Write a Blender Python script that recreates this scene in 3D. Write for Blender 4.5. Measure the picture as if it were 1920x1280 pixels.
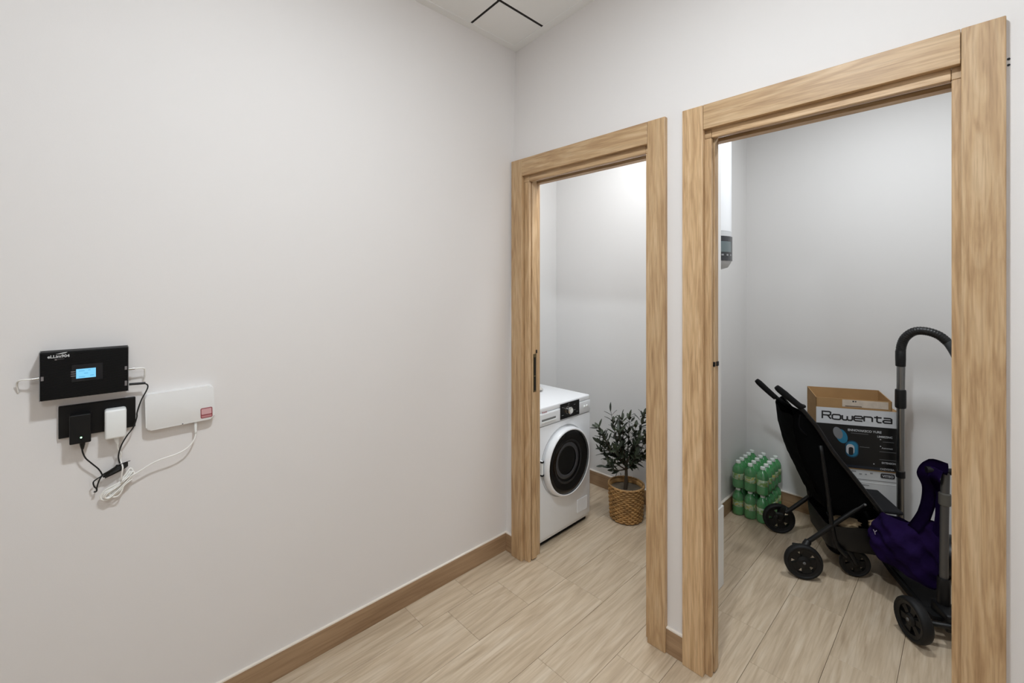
import bpy, bmesh, math, random
from mathutils import Vector, Matrix, Euler
for o in list(bpy.data.objects): bpy.data.objects.remove(o, do_unlink=True)
S = bpy.context.scene
COL = S.collection
PI = math.pi
random.seed(7)

# ------------------------------------------------------------------ camera
cam = bpy.data.cameras.new('camera'); cam_o = bpy.data.objects.new('camera', cam); COL.objects.link(cam_o)
cam.sensor_width = 36.0; cam.sensor_fit = 'HORIZONTAL'; cam.lens = 825/1920*36
cam.shift_y = -(640-537)/1920
cam.clip_start = .02
cam_o.location = (1.771, -1.638, 1.44)
cam_o.rotation_euler = (PI/2, 0, math.atan2(862, 825))
S.camera = cam_o

# ------------------------------------------------------------------ light and exposure
S.view_settings.view_transform = 'Standard'; S.view_settings.look = 'None'
S.view_settings.gamma = 1.0; S.view_settings.use_curve_mapping = False
S.view_settings.exposure = 0.0
W = bpy.data.worlds.new('world'); S.world = W; W.use_nodes = True
W.node_tree.nodes['Background'].inputs[0].default_value = (.9, .93, 1, 1)
W.node_tree.nodes['Background'].inputs[1].default_value = .03

def lamp(name, loc, power, size, color=(.86, .94, 1.), spread=PI):
    l = bpy.data.lights.new(name, 'AREA'); l.shape = 'DISK'; l.size = size; l.energy = power; l.color = color; l.spread = spread
    o = bpy.data.objects.new(name, l); COL.objects.link(o); o.location = loc
    return o
FILL_GLOBES = [(2.45, -1.95, 2.47, 22.)]     # unseen opal globe added to brighten the ceiling (built below): x, y, z, watts
DOWN = [(1.36, -1.20, 28.)]                 # recessed downlight
for x, y, p in DOWN: lamp('downlight_lamp', (x, y, 2.70+.075*(x-.076)-.03), p, .17)
lamp('closet_lamp', (.50, .40, 2.62), 12.6, .30, (.90, .955, 1.))
lamp('closet_lamp', (1.52, .78, 2.62), 14.6, .20, (.90, .955, 1.))

# ------------------------------------------------------------------ helpers
def srgb(r, g, b):
    f = lambda c: (c/255/12.92) if c/255 <= .04045 else ((c/255+.055)/1.055)**2.4
    return (f(r), f(g), f(b), 1)

MATS = {}
def mat(name, rgb, rough=.6, metal=0., bump=0., bscale=200., spec=.5, emit=None, estr=0., trans=0., alpha=1., var=0., coat=0.):
    if name in MATS: return MATS[name]
    m = bpy.data.materials.new(name); m.use_nodes = True; N = m.node_tree.nodes; L = m.node_tree.links
    b = N['Principled BSDF']
    b.inputs['Base Color'].default_value = srgb(*rgb); b.inputs['Roughness'].default_value = rough
    b.inputs['Metallic'].default_value = metal; b.inputs['Specular IOR Level'].default_value = spec
    b.inputs['Transmission Weight'].default_value = trans; b.inputs['Alpha'].default_value = alpha
    b.inputs['Coat Weight'].default_value = coat
    tc = N.new('ShaderNodeTexCoord'); nz = N.new('ShaderNodeTexNoise')
    nz.inputs['Scale'].default_value = bscale; nz.inputs['Detail'].default_value = 4
    L.new(tc.outputs['Object'], nz.inputs['Vector'])
    if var > 0:
        n2 = N.new('ShaderNodeTexNoise'); n2.inputs['Scale'].default_value = bscale*.12; L.new(tc.outputs['Object'], n2.inputs['Vector'])
        mx = N.new('ShaderNodeMixRGB'); mx.blend_type = 'MULTIPLY'
        cr = N.new('ShaderNodeValToRGB'); cr.color_ramp.elements[0].color = (1-var, 1-var, 1-var, 1); cr.color_ramp.elements[1].color = (1, 1, 1, 1)
        cr.color_ramp.elements[0].position = .35; cr.color_ramp.elements[1].position = .65
        L.new(n2.outputs['Fac'], cr.inputs[0]); mx.inputs[0].default_value = 1
        mx.inputs[1].default_value = srgb(*rgb); L.new(cr.outputs[0], mx.inputs[2]); L.new(mx.outputs[0], b.inputs['Base Color'])
    if bump > 0:
        bp = N.new('ShaderNodeBump'); bp.inputs['Strength'].default_value = bump; bp.inputs['Distance'].default_value = .002
        L.new(nz.outputs['Fac'], bp.inputs['Height']); L.new(bp.outputs[0], b.inputs['Normal'])
    if emit:
        b.inputs['Emission Color'].default_value = srgb(*emit); b.inputs['Emission Strength'].default_value = estr
    MATS[name] = m
    return m

def wood(name, c_dark, c_mid, c_light, axis, freq=14., rough=.45, rand=.12, bump=.12, figure=1.6, streak=.7):
    """oak: streaks run along `axis`; each board gets its own offset and tone"""
    if name in MATS: return MATS[name]
    m = bpy.data.materials.new(name); m.use_nodes = True; N = m.node_tree.nodes; L = m.node_tree.links
    b = N['Principled BSDF']; b.inputs['Roughness'].default_value = rough
    tc = N.new('ShaderNodeTexCoord'); oi = N.new('ShaderNodeObjectInfo')
    off = N.new('ShaderNodeVectorMath'); off.operation = 'SCALE'; off.inputs[0].default_value = (3.1, 5.7, 9.3)
    L.new(oi.outputs['Random'], off.inputs['Scale'])
    add = N.new('ShaderNodeVectorMath'); add.operation = 'ADD'
    L.new(tc.outputs['Object'], add.inputs[0]); L.new(off.outputs[0], add.inputs[1])
    def stretched(across, along):
        mp = N.new('ShaderNodeMapping'); s = [across]*3; s['xyz'.index(axis)] = along
        mp.inputs['Scale'].default_value = s; L.new(add.outputs[0], mp.inputs['Vector']); return mp
    m1 = stretched(freq, freq*.09); n1 = N.new('ShaderNodeTexNoise'); n1.inputs['Scale'].default_value = 1.; n1.inputs['Detail'].default_value = 5; n1.inputs['Distortion'].default_value = figure
    L.new(m1.outputs[0], n1.inputs['Vector'])
    m2 = stretched(freq*11, freq*.45); n2 = N.new('ShaderNodeTexNoise'); n2.inputs['Scale'].default_value = 1.; n2.inputs['Detail'].default_value = 3
    L.new(m2.outputs[0], n2.inputs['Vector'])
    cr = N.new('ShaderNodeValToRGB'); e = cr.color_ramp.elements
    e[0].position = .30; e[0].color = srgb(*c_dark); e[1].position = .72; e[1].color = srgb(*c_light)
    k = e.new(.5); k.color = srgb(*c_mid)
    L.new(n1.outputs['Fac'], cr.inputs[0])
    c2 = N.new('ShaderNodeValToRGB'); c2.color_ramp.elements[0].position = .32; c2.color_ramp.elements[0].color = (.74, .70, .66, 1)
    c2.color_ramp.elements[1].position = .55; c2.color_ramp.elements[1].color = (1, 1, 1, 1)
    L.new(n2.outputs['Fac'], c2.inputs[0])
    mx = N.new('ShaderNodeMixRGB'); mx.blend_type = 'MULTIPLY'; mx.inputs[0].default_value = streak
    L.new(cr.outputs[0], mx.inputs[1]); L.new(c2.outputs[0], mx.inputs[2])
    m3 = stretched(freq*.55, freq*.05); wv = N.new('ShaderNodeTexWave'); wv.wave_type = 'BANDS'; wv.bands_direction = 'DIAGONAL'
    wv.inputs['Scale'].default_value = 2.2; wv.inputs['Distortion'].default_value = 7.; wv.inputs['Detail'].default_value = 3; wv.inputs['Detail Scale'].default_value = 1.4; wv.inputs['Detail Roughness'].default_value = .6
    L.new(m3.outputs[0], wv.inputs['Vector'])
    c3 = N.new('ShaderNodeValToRGB'); c3.color_ramp.elements[0].position = .0; c3.color_ramp.elements[0].color = (.80, .76, .71, 1); c3.color_ramp.elements[1].position = .38; c3.color_ramp.elements[1].color = (1, 1, 1, 1)
    L.new(wv.outputs['Fac'], c3.inputs[0])
    mx3 = N.new('ShaderNodeMixRGB'); mx3.blend_type = 'MULTIPLY'; mx3.inputs[0].default_value = .45
    L.new(mx.outputs[0], mx3.inputs[1]); L.new(c3.outputs[0], mx3.inputs[2])
    mr = N.new('ShaderNodeMapRange'); mr.inputs['To Min'].default_value = 1-rand; mr.inputs['To Max'].default_value = 1+rand*.6
    L.new(oi.outputs['Random'], mr.inputs['Value'])
    hs = N.new('ShaderNodeHueSaturation'); L.new(mx3.outputs[0], hs.inputs['Color']); L.new(mr.outputs[0], hs.inputs['Value'])
    L.new(hs.outputs[0], b.inputs['Base Color'])
    bp = N.new('ShaderNodeBump'); bp.inputs['Strength'].default_value = bump; bp.inputs['Distance'].default_value = .001
    L.new(n2.outputs['Fac'], bp.inputs['Height']); L.new(bp.outputs[0], b.inputs['Normal'])
    MATS[name] = m
    return m

def put(name, bm, m, parent=None, smooth=False, loc=None, rot=None, angle=None):
    me = bpy.data.meshes.new(name)
    bmesh.ops.recalc_face_normals(bm, faces=bm.faces[:])
    bm.to_mesh(me); bm.free()
    if m: me.materials.append(m)
    if smooth:
        me.polygons.foreach_set('use_smooth', [True]*len(me.polygons))
        if angle: me.set_sharp_from_angle(angle=angle)
    o = bpy.data.objects.new(name, me); COL.objects.link(o)
    if parent: o.parent = parent
    if loc: o.location = loc
    if rot: o.rotation_euler = rot
    return o
def tag(o, label=None, cat=None, group=None, kind=None):
    if label: o['label'] = label
    if cat: o['category'] = cat
    if group: o['group'] = group
    if kind: o['kind'] = kind
    return o
def thing(name, label, cat, loc=(0, 0, 0), rot=(0, 0, 0), group=None):
    o = bpy.data.objects.new(name, None); COL.objects.link(o); o.empty_display_size = .05
    o.location = loc; o.rotation_euler = rot
    return tag(o, label, cat, group)
def structure(name, loc=(0, 0, 0)):
    o = bpy.data.objects.new(name, None); COL.objects.link(o); o.location = loc; o['kind'] = 'structure'; return o

def bx(bm, x0, x1, y0, y1, z0, z1, bevel=0., seg=1):
    r = bmesh.ops.create_cube(bm, size=1)
    vs = r['verts']
    for v in vs:
        v.co = Vector(((x0+x1)/2+v.co.x*(x1-x0), (y0+y1)/2+v.co.y*(y1-y0), (z0+z1)/2+v.co.z*(z1-z0)))
    if bevel > 0:
        es = list({e for v in vs for e in v.link_edges})
        bmesh.ops.bevel(bm, geom=es, offset=bevel, segments=seg, affect='EDGES', profile=.5)
    return bm
def box(*a, **k): return bx(bmesh.new(), *a, **k)

def prism(pts, y0, y1, bm=None):
    """outline in (x,z) pushed from y0 to y1"""
    bm = bm or bmesh.new()
    a = [bm.verts.new((x, y0, z)) for x, z in pts]; b = [bm.verts.new((x, y1, z)) for x, z in pts]
    n = len(pts)
    bm.faces.new(a); bm.faces.new(b[::-1])
    for i in range(n): bm.faces.new((a[i], a[(i+1) % n], b[(i+1) % n], b[i]))
    return bm
def rrect(x0, x1, z0, z1, r, n=5):
    p = []
    for cx, cz, a in ((x1-r, z1-r, 0), (x0+r, z1-r, 90), (x0+r, z0+r, 180), (x1-r, z0+r, 270)):
        for i in range(n+1):
            t = math.radians(a+90*i/n); p.append((cx+r*math.cos(t), cz+r*math.sin(t)))
    return p
def ell(cx, cz, rx, rz, n=20, rot=0.):
    return [(cx+rx*math.cos(2*PI*i/n)*math.cos(rot)-rz*math.sin(2*PI*i/n)*math.sin(rot),
             cz+rx*math.cos(2*PI*i/n)*math.sin(rot)+rz*math.sin(2*PI*i/n)*math.cos(rot)) for i in range(n)]

def smooth_pts(pts, n=6):
    P = [Vector(p) for p in pts]
    if len(P) < 3: return P
    out = []
    for i in range(len(P)-1):
        p0 = P[max(i-1, 0)]; p1 = P[i]; p2 = P[i+1]; p3 = P[min(i+2, len(P)-1)]
        for k in range(n):
            t = k/n
            out.append(.5*((2*p1)+(p2-p0)*t+(2*p0-5*p1+4*p2-p3)*t*t+(3*p1-p0-3*p2+p3)*t**3))
    out.append(P[-1]); return out
def tube(pts, r, sides=8, sm=6, bm=None, cap=True):
    """round tube; r is a number or one radius per given point"""
    bm = bm or bmesh.new()
    rs = None
    if not isinstance(r, (int, float)):
        rs = [Vector((q, 0, 0)) for q in r]
    P = smooth_pts(pts, sm) if sm > 1 else [Vector(p) for p in pts]
    if rs is not None:
        rr = [v.x for v in (smooth_pts(rs, sm) if sm > 1 else rs)]
        if len(rr) != len(P): rr = [rs[0].x]*len(P)
    else: rr = [r]*len(P)
    up = Vector((0, 0, 1)); t0 = (P[1]-P[0]).normalized()
    if abs(t0.dot(up)) > .9: up = Vector((1, 0, 0))
    nrm = t0.cross(up).normalized(); rings = []
    for i, p in enumerate(P):
        t = (P[min(i+1, len(P)-1)]-P[max(i-1, 0)])
        t = t.normalized() if t.length > 1e-9 else t0
        nrm = (nrm-t*nrm.dot(t)); nrm = nrm.normalized() if nrm.length > 1e-6 else t.orthogonal().normalized()
        bn = t.cross(nrm)
        rings.append([bm.verts.new(p+(nrm*math.cos(2*PI*k/sides)+bn*math.sin(2*PI*k/sides))*rr[i]) for k in range(sides)])
    for a, b in zip(rings, rings[1:]):
        for k in range(sides): bm.faces.new((a[k], a[(k+1) % sides], b[(k+1) % sides], b[k]))
    if cap: bm.faces.new(rings[0][::-1]); bm.faces.new(rings[-1])
    return bm
def lathe(prof, n=24, bm=None, M=None, closed=False):
    """profile of (radius, z) turned about z"""
    bm = bm or bmesh.new(); rings = []
    for r, z in prof:
        if r < 1e-6:
            rings.append([bm.verts.new((0, 0, z))])
        else:
            rings.append([bm.verts.new((r*math.cos(2*PI*k/n), r*math.sin(2*PI*k/n), z)) for k in range(n)])
    prs = list(zip(rings, rings[1:]))
    if closed: prs.append((rings[-1], rings[0]))
    for a, b in prs:
        for k in range(n):
            k2 = (k+1) % n
            if len(a) == 1 and len(b) == 1: continue
            if len(a) == 1: bm.faces.new((a[0], b[k2], b[k]))
            elif len(b) == 1: bm.faces.new((a[k], a[k2], b[0]))
            else: bm.faces.new((a[k], a[k2], b[k2], b[k]))
    if M is not None: bmesh.ops.transform(bm, matrix=M, verts=[v for ring in rings for v in ring])
    return bm
RX = Matrix.Rotation(PI/2, 4, 'X')      # lathe axis z -> -y
RXN = Matrix.Rotation(-PI/2, 4, 'X')    # lathe axis z -> +y

def text(s, size, m, parent, loc, rot=(PI/2, 0, 0), sx=1., align='LEFT', bold=0., name='lettering'):
    c = bpy.data.curves.new(name, 'FONT'); c.body = s; c.size = size; c.align_x = align; c.extrude = .0003; c.offset = bold; c.resolution_u = 3
    t = bpy.data.objects.new(name, c); COL.objects.link(t)
    dg = bpy.context.evaluated_depsgraph_get(); dg.update()
    me = bpy.data.meshes.new_from_object(t.evaluated_get(dg)); bpy.data.objects.remove(t, do_unlink=True)
    me.materials.clear(); me.materials.append(m)
    o = bpy.data.objects.new(name, me); COL.objects.link(o); o.parent = parent; o.location = loc; o.rotation_euler = rot; o.scale = (sx, 1, 1)
    return o
def ribbon(bm, pts, w, y=0., t=.0006):
    """flat stroke in the xz plane with mitred joints"""
    P = [Vector((p[0], p[1])) for p in pts]; L_, R_ = [], []
    for i, p in enumerate(P):
        d1 = (p-P[i-1]).normalized() if i > 0 else (P[1]-p).normalized()
        d2 = (P[i+1]-p).normalized() if i < len(P)-1 else d1
        n1 = Vector((-d1.y, d1.x)); n2 = Vector((-d2.y, d2.x)); b = (n1+n2)
        b = b.normalized() if b.length > 1e-6 else n1
        k = w/2/max(b.dot(n1), .5)
        L_.append(p+b*k); R_.append(p-b*k)
    for i in range(len(P)-1):
        q = [L_[i], L_[i+1], R_[i+1], R_[i]]
        prism([(v.x, v.y) for v in q], y-t, y, bm)
    return bm

# ------------------------------------------------------------------ materials
M_WALL = mat('wall_paint', (231, 226, 223), .75, bump=.05, bscale=320, spec=.2)
M_CLOSET = mat('closet_paint', (226, 224, 222), .75, bump=.05, bscale=320, spec=.2)
M_CEIL = mat('ceiling_tile_white', (246, 246, 245), .85, bump=.04, bscale=400, spec=.1)
M_DARK = mat('joint_dark', (38, 34, 31), .9)
M_CAULK = mat('caulk_white', (238, 228, 216), .6)
OAK_D, OAK_M, OAK_L = (184, 148, 108), (206, 171, 129), (219, 188, 149)
OAK_Z = wood('oak_vertical', OAK_D, OAK_M, OAK_L, 'z', freq=22, figure=2.6)
OAK_X = wood('oak_horizontal', OAK_D, OAK_M, OAK_L, 'x', freq=22, figure=2.6)
FLOOR = wood('oak_floor', (186, 166, 141), (202, 182, 156), (213, 196, 173), 'y', freq=13, rough=.42, rand=.035, bump=.05, figure=3.0, streak=.45)
BASE_Y = wood('baseboard_oak_y', (154, 123, 92), (168, 137, 105), (181, 150, 117), 'y', freq=10, rough=.5, rand=.05)
BASE_X = wood('baseboard_oak_x', (154, 123, 92), (168, 137, 105), (181, 150, 117), 'x', freq=10, rough=.5, rand=.05)
M_WHITE = mat('white_plastic', (238, 238, 236), .4)
M_WHITEG = mat('white_enamel', (240, 241, 243), .28, coat=.2)
M_BLACK = mat('black_plastic', (11, 11, 12), .45, spec=.4)
M_BLACKM = mat('black_matte', (10, 10, 11), .8, spec=.25)
M_METAL = mat('brushed_steel', (138, 138, 137), .30, metal=1.)
M_CHROME = mat('chrome', (205, 205, 203), .18, metal=1.)
M_CABW = mat('white_cable', (246, 243, 238), .5)
M_CABB = mat('black_cable', (14, 14, 15), .5)

# ------------------------------------------------------------------ room shell
LEAN = .0281                         # the left wall leans in by 76 mm over the height of the room
def zc(x): return 2.70+.075*(x-.076)  # the ceiling rises slightly to the right
def hexa(name, b, t, m, kind='structure'):
    """solid from four bottom and four top corners"""
    bm = bmesh.new(); B = [bm.verts.new(p) for p in b]; T = [bm.verts.new(p) for p in t]
    bm.faces.new(B[::-1]); bm.faces.new(T)
    for i in range(4): bm.faces.new((B[i], B[(i+1) % 4], T[(i+1) % 4], T[i]))
    o = put(name, bm, m); o['kind'] = kind; return o
hexa('wall_left', [(-.12, -4.1, 0), (0, -4.1, 0), (0, .01, 0), (-.12, .01, 0)],
     [(-.12, -4.1, 3), (LEAN*3, -4.1, 3), (LEAN*3, .01, 3), (-.12, .01, 3)], M_WALL)
o = put('wall_right', box(3.5, 3.6, -4.1, .11, 0, 3.1), M_WALL); o['kind'] = 'structure'
o = put('wall_back', box(-.1, 3.6, -4.2, -4.1, 0, 3.1), M_WALL); o['kind'] = 'structure'
bm = bmesh.new()
for a in ((-.62, .128, 0, 3.1), (.128, .878, 2.045, 3.1), (.878, 1.062, 0, 3.1), (1.062, 1.776, 2.045, 3.1), (1.776, 3.6, 0, 3.1)):
    bx(bm, a[0], a[1], .010, .110, a[2], a[3])
o = put('wall_front', bm, M_WALL); o['kind'] = 'structure'

# floor: sub-floor slab and single planks
fl = put('floor', box(-.62, 3.6, -4.2, 1.8, -.05, -.011), M_DARK); fl['kind'] = 'structure'
rows = [-.62, -.43, -.23, -.03, .165, .385, .607, .81, .985, 1.18, 1.385, 1.582, 1.785, 1.985, 2.185, 2.385, 2.585, 2.785, 2.985, 3.185, 3.385, 3.6]
joints = {3: [-.62, -.345, .35, 1.0], 4: [-.495, -.205, .056, .70], 5: [-1.1, .055, .405, 1.1], 6: [-1.2, -.385, .42, 1.2],
          7: [-.9, -.15, .75], 8: [-1.0, .383, 1.25], 9: [-.6, .19, .73, 1.3], 10: [-.8, .45, 1.2], 11: [-1.1, .1, .95]}
rnd = random.Random(3)
for i in range(len(rows)-1):
    js = joints.get(i)
    if js is None:
        js = []; y = -3.6+rnd.random()*.6
        while y < 1.7: js.append(y); y += .75+rnd.random()*.3
    else:
        y = js[0]-.85
        while y > -4.1: js = [y]+js; y -= .85
    ys = [-4.2]+js+[1.8]
    for a, b in zip(ys, ys[1:]):
        put('plank', box(rows[i]+.0006, rows[i+1]-.0006, a+.0004, b-.0004, -.0105, 0, bevel=.0007), FLOOR, fl)

# ceiling: backing, single tiles, white perimeter trim
bm = bmesh.new()
def slab(bm, x0, x1, y0, y1, dz0, dz1):
    vs = [bm.verts.new((x, y, zc(x)+dz)) for dz in (dz0, dz1) for x, y in ((x0, y0), (x1, y0), (x1, y1), (x0, y1))]
    bm.faces.new(vs[3::-1]); bm.faces.new(vs[4:])
    for k in range(4): bm.faces.new((vs[k], vs[(k+1) % 4], vs[4+(k+1) % 4], vs[4+k]))
    return bm
ce = put('ceiling', slab(bm, -.12, 3.6, -4.2, .11, .012, .06), M_DARK); ce['kind'] = 'structure'
gx = [.0, .312, .912, 1.512, 2.112, 2.712, 3.312, 3.5]; gy = [-4.1, -3.92, -3.32, -2.72, -2.12, -1.52, -.92, -.32, .01]
for a, b in zip(gx, gx[1:]):
    for c, d in zip(gy, gy[1:]):
        g = .0065
        put('tile', slab(bmesh.new(), a+g, b-g, c+g, d-g, 0, .012), M_CEIL, ce)
for x in gx[1:-1]: put('grid_bar', slab(bmesh.new(), x-.007, x+.007, -4.1, -.034, .0012, .0118), M_DARK, ce)
for y in gy[1:-1]: put('grid_bar', slab(bmesh.new(), .11, 3.5, y-.007, y+.007, .0015, .0118), M_DARK, ce)
for nm, a in (('trim_1', (.0, .112, -4.1, -.034)), ('trim_2', (.0, 3.5, -.034, .01))):
    o = put(nm, slab(bmesh.new(), a[0], a[1], a[2], a[3], -.002, .011), M_CEIL); o['kind'] = 'structure'

# store rooms behind the doors
def room_wall(nm, a):
    o = put(nm, box(*a), M_CLOSET); o['kind'] = 'structure'
room_wall('wall_laundry_back', (-.62, .52, 1.02, 1.10, 0, 2.72))
room_wall('wall_laundry_left', (-.62, -.50, .11, 1.02, 0, 2.72))
room_wall('wall_divider', (.88, .938, .11, .548, 0, 2.72))
room_wall('wall_niche_front', (.552, .885, .548, .60, 0, 2.72))
room_wall('wall_niche_left', (.542, .552, .565, 1.10, 0, 2.72))
room_wall('wall_store_left', (.45, .69, 1.10, 1.77, 0, 2.72))
room_wall('wall_store_back', (.69, 2.6, 1.65, 1.77, 0, 2.72))
room_wall('wall_store_right', (2.5, 2.6, .11, 1.65, 0, 2.72))
o = put('ceiling_store', box(-.62, 2.6, .11, 1.77, 2.66, 2.72), M_CLOSET); o['kind'] = 'structure'
o = put('trim_3', box(.93, .942, .50, .575, .0, .384, bevel=.003), M_WHITE); o['kind'] = 'structure'

# baseboards with a bead of caulk on top
def baseboard(nm, x0, x1, y0, y1, m, h=.095):
    o = put(nm, box(x0, x1, y0, y1, 0, h, bevel=.001), m); o['kind'] = 'structure'
    put('caulk_bead', box(x0, x1, y0, y1, h, h+.005), M_CAULK, o)
baseboard('baseboard_left', .0, .012, -4.1, .01, BASE_Y)
baseboard('baseboard_front', .012, .065, -.002, .010, BASE_X)
baseboard('baseboard_front', .939, 1.007, -.002, .010, BASE_X)
baseboard('baseboard_front', 1.831, 3.5, -.002, .010, BASE_X)
baseboard('baseboard_laundry', -.50, .52, 1.006, 1.02, BASE_X)
baseboard('baseboard_store', .704, 2.5, 1.638, 1.65, BASE_X)
baseboard('baseboard_store', .69, .704, 1.10, 1.65, BASE_Y)

# ------------------------------------------------------------------ door frames with pocket doors
def door(nm, x0, x1, sw, leaf_x, latch):
    d = structure(nm); zt = 2.108; zh = 2.018; zs = 1.988; yf = -.011; yw = .010
    xi0 = x0+sw; xi1 = x1-sw
    put('side_casing', box(x0, xi0, yf, yw, 0, zt, bevel=.0025, seg=2), OAK_Z, d)
    put('side_casing', box(xi1, x1, yf, yw, 0, zt, bevel=.0025, seg=2), OAK_Z, d)
    put('head_casing', box(xi0+.0012, xi1-.0012, yf+.001, yw, zh, zt, bevel=.0018, seg=2), OAK_X, d)
    xs0 = leaf_x-.003; xs1 = xi1-.018
    put('inner_strip', box(xi0-.02, xs0, .012, .028, 0, zs-.001, bevel=.0015), OAK_Z, d)
    put('inner_strip', box(xs1, xi1+.02, .012, .028, 0, zs-.001, bevel=.0015), OAK_Z, d)
    put('head_strip', box(xs0+.001, xs1-.001, .012, .028, zs, zh+.02, bevel=.0015), OAK_X, d)
    put('head_block', box(xi0-.02, xs0, .012, .028, zs, zh+.02, bevel=.001), OAK_X, d)
    put('head_block', box(xs1, xi1+.02, .012, .028, zs, zh+.02, bevel=.001), OAK_X, d)
    put('jamb_lining', box(xs1, xs1+.016, .0285, .110, 0, zs+.03, bevel=.001), OAK_Z, d)
    put('head_lining', box(xs0-.02, xs1, .0285, .034, zs, zs+.014), OAK_X, d)
    put('head_lining', box(xs0-.02, xs1, .078, .112, zs, zs+.014), OAK_X, d)
    put('door_track', box(xs0-.02, xs1, .034, .078, zs+.022, zs+.034), M_DARK, d)
    put('back_strip', box(leaf_x-.05, leaf_x-.018, .076, .112, 0, zs), OAK_Z, d)
    leaf = put('door_leaf', box(leaf_x-.05, leaf_x, .034, .070, .006, zs+.016, bevel=.002), OAK_Z, d)
    if latch == 'long':
        put('latch_plate', box(leaf_x-.001, leaf_x+.0015, .041, .063, .885, 1.085), mat('latch_brass', (120, 106, 78), .4, metal=.8), leaf)
        put('latch_slot', box(leaf_x, leaf_x+.003, .047, .057, .972, 1.068), M_BLACK, leaf)
        put('latch_slot', box(leaf_x, leaf_x+.003, .047, .057, .893, .966), M_BLACK, leaf)
        put('latch_bolt', box(leaf_x, leaf_x+.006, .060, .067, 1.088, 1.106, bevel=.001), M_BLACK, leaf)
    else:
        put('latch_slot', box(leaf_x-.009, leaf_x+.002, .031, .040, 1.143, 1.160, bevel=.001), M_BLACK, leaf)
        put('latch_slot', box(leaf_x-.001, leaf_x+.004, .050, .066, 1.143, 1.160, bevel=.001), M_BLACK, leaf)
    return d
door('door_1', .065, .939, .077, .178, 'long')
d2 = door('door_2', 1.008, 1.830, .078, 1.111, 'short')
for z in (2.005, 1.99):
    put('screw', lathe([(0, -.0005), (.003, -.0005), (.003, .001), (0, .001)], 8, M=Matrix.Translation((1.8345, .0095, z)) @ RX), M_BLACK, d2)

# ------------------------------------------------------------------ unseen fill globe added for the hall ceiling (above and behind the camera)
for x, y, z, p in FILL_GLOBES:
    t = thing('fill_globe', 'white opal fill globe added under the hall ceiling, out of view', 'light', (x, y, z))
    r = .085; zt = zc(x)-z
    put('canopy', lathe([(0, zt), (.055, zt-.001), (.055, zt-.018), (.012, zt-.026), (0, zt-.026)], 24), M_WHITE, t, True, angle=.7)
    put('stem', tube([(0, 0, zt-.02), (0, 0, r*.95)], .006, 10, 1), M_WHITE, t, True)
    L_ = p/(4*PI*PI*r*r)
    gm = mat('fill_opal_%d' % p, (250, 250, 250), .5); pb = gm.node_tree.nodes['Principled BSDF']
    pb.inputs['Emission Color'].default_value = (.86, .94, 1., 1); pb.inputs['Emission Strength'].default_value = L_
    put('globe', lathe([(0, -r)]+[(r*math.cos(a), r*math.sin(a)) for a in [math.radians(-75+15*k) for k in range(11)]]+[(0, r)], 32), gm, t, True)

for x, y, p in DOWN:
    t = thing('ceiling_light', 'round white recessed downlight in the hall ceiling tiles', 'light', (x, y, zc(x)))
    put('trim_ring', lathe([(.10, 0), (.13, -.002), (.132, -.012), (.10, -.016), (.098, -.004)], 32), M_WHITE, t, True)
    put('lens', lathe([(0, -.002), (.10, -.002)], 32), mat('lamp_lens', (255, 250, 240), .4, emit=(240, 246, 255), estr=6), t)

# ------------------------------------------------------------------ wall devices on the left wall (local x along the wall, local -y out of the wall)
def on_wall(name, label, cat, y, z, roll=0., group=None):
    t = thing(name, label, cat, (LEAN*z, y, z), group=group)
    t.rotation_euler = (Matrix.Rotation(PI/2, 3, 'Z') @ Matrix.Rotation(LEAN, 3, 'X') @ Matrix.Rotation(roll, 3, 'Y')).to_euler()
    return t
def W3(y, z, d): return Vector((LEAN*z+d, y, z))

# signal booster
b = on_wall('signal_booster', 'black ribbed rectangular signal booster with a lit blue screen on the left wall', 'booster', -1.6475, 1.2025)
bm = box(-.088, .088, -.046, -.004, -.064, .064, bevel=.002)
for k in range(32):
    z = -.0589+k*.0038; bx(bm, -.0855, .0855, -.0485, -.046, z-.0014, z+.0014)
put('ribbed_case', bm, mat('booster_black', (7, 7, 8), .55, spec=.25), b)
for s in (-1, 1): put('end_plate', box(s*.088-.0008, s*.088+.0008, -.0465, -.003, -.0642, .0642), mat('end_plate_grey', (128, 128, 128), .4, metal=.4), b)
put('face_panel', box(-.028, .034, -.0500, -.0485, -.020, .026), mat('screen_surround', (8, 9, 16), .2), b)
scr = mat('lit_screen', (30, 60, 80), .3, emit=(132, 214, 255), estr=.95)
sc = put('screen', box(-.0195, .0195, -.0512, -.0500, -.012, .0135), scr, b)
inkm = mat('screen_ink', (30, 60, 80), .4, emit=(84, 172, 216), estr=.9)
for (x0, x1, z) in ((-.014, -.003, .008), (.004, .009, .009), (-.014, -.002, -.008), (.008, .016, -.006), (-.004, .004, .001)):
    put('screen_mark', box(x0, x1, -.0515, -.0512, z-.0008, z+.0008), inkm, sc)
for k in range(3): put('status_line', box(-.030, -.0205, -.0505, -.0485, .0065-k*.0058, .0082-k*.0058), mat('print_grey', (128, 122, 122), .5), b)
pr = mat('print_white', (205, 205, 205), .5)
text('eLLim904', .0105, pr, b, (-.0735, -.0487, .0490), (PI/2, -.0, 0), 1.0, bold=.0003)
put('logo_swoosh', prism([(-.058, .0585), (-.044, .062), (-.036, .0625), (-.040, .0595), (-.052, .0580)], -.0492, -.0484), pr, b)
put('logo_bar', box(-.060, -.056, -.0490, -.0484, .0425, .0455), mat('print_grey', (128, 122, 122), .5), b)
put('logo_bar', box(-.055, -.042, -.0490, -.0484, .0445, .0452), mat('print_grey', (128, 122, 122), .5), b)
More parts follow.
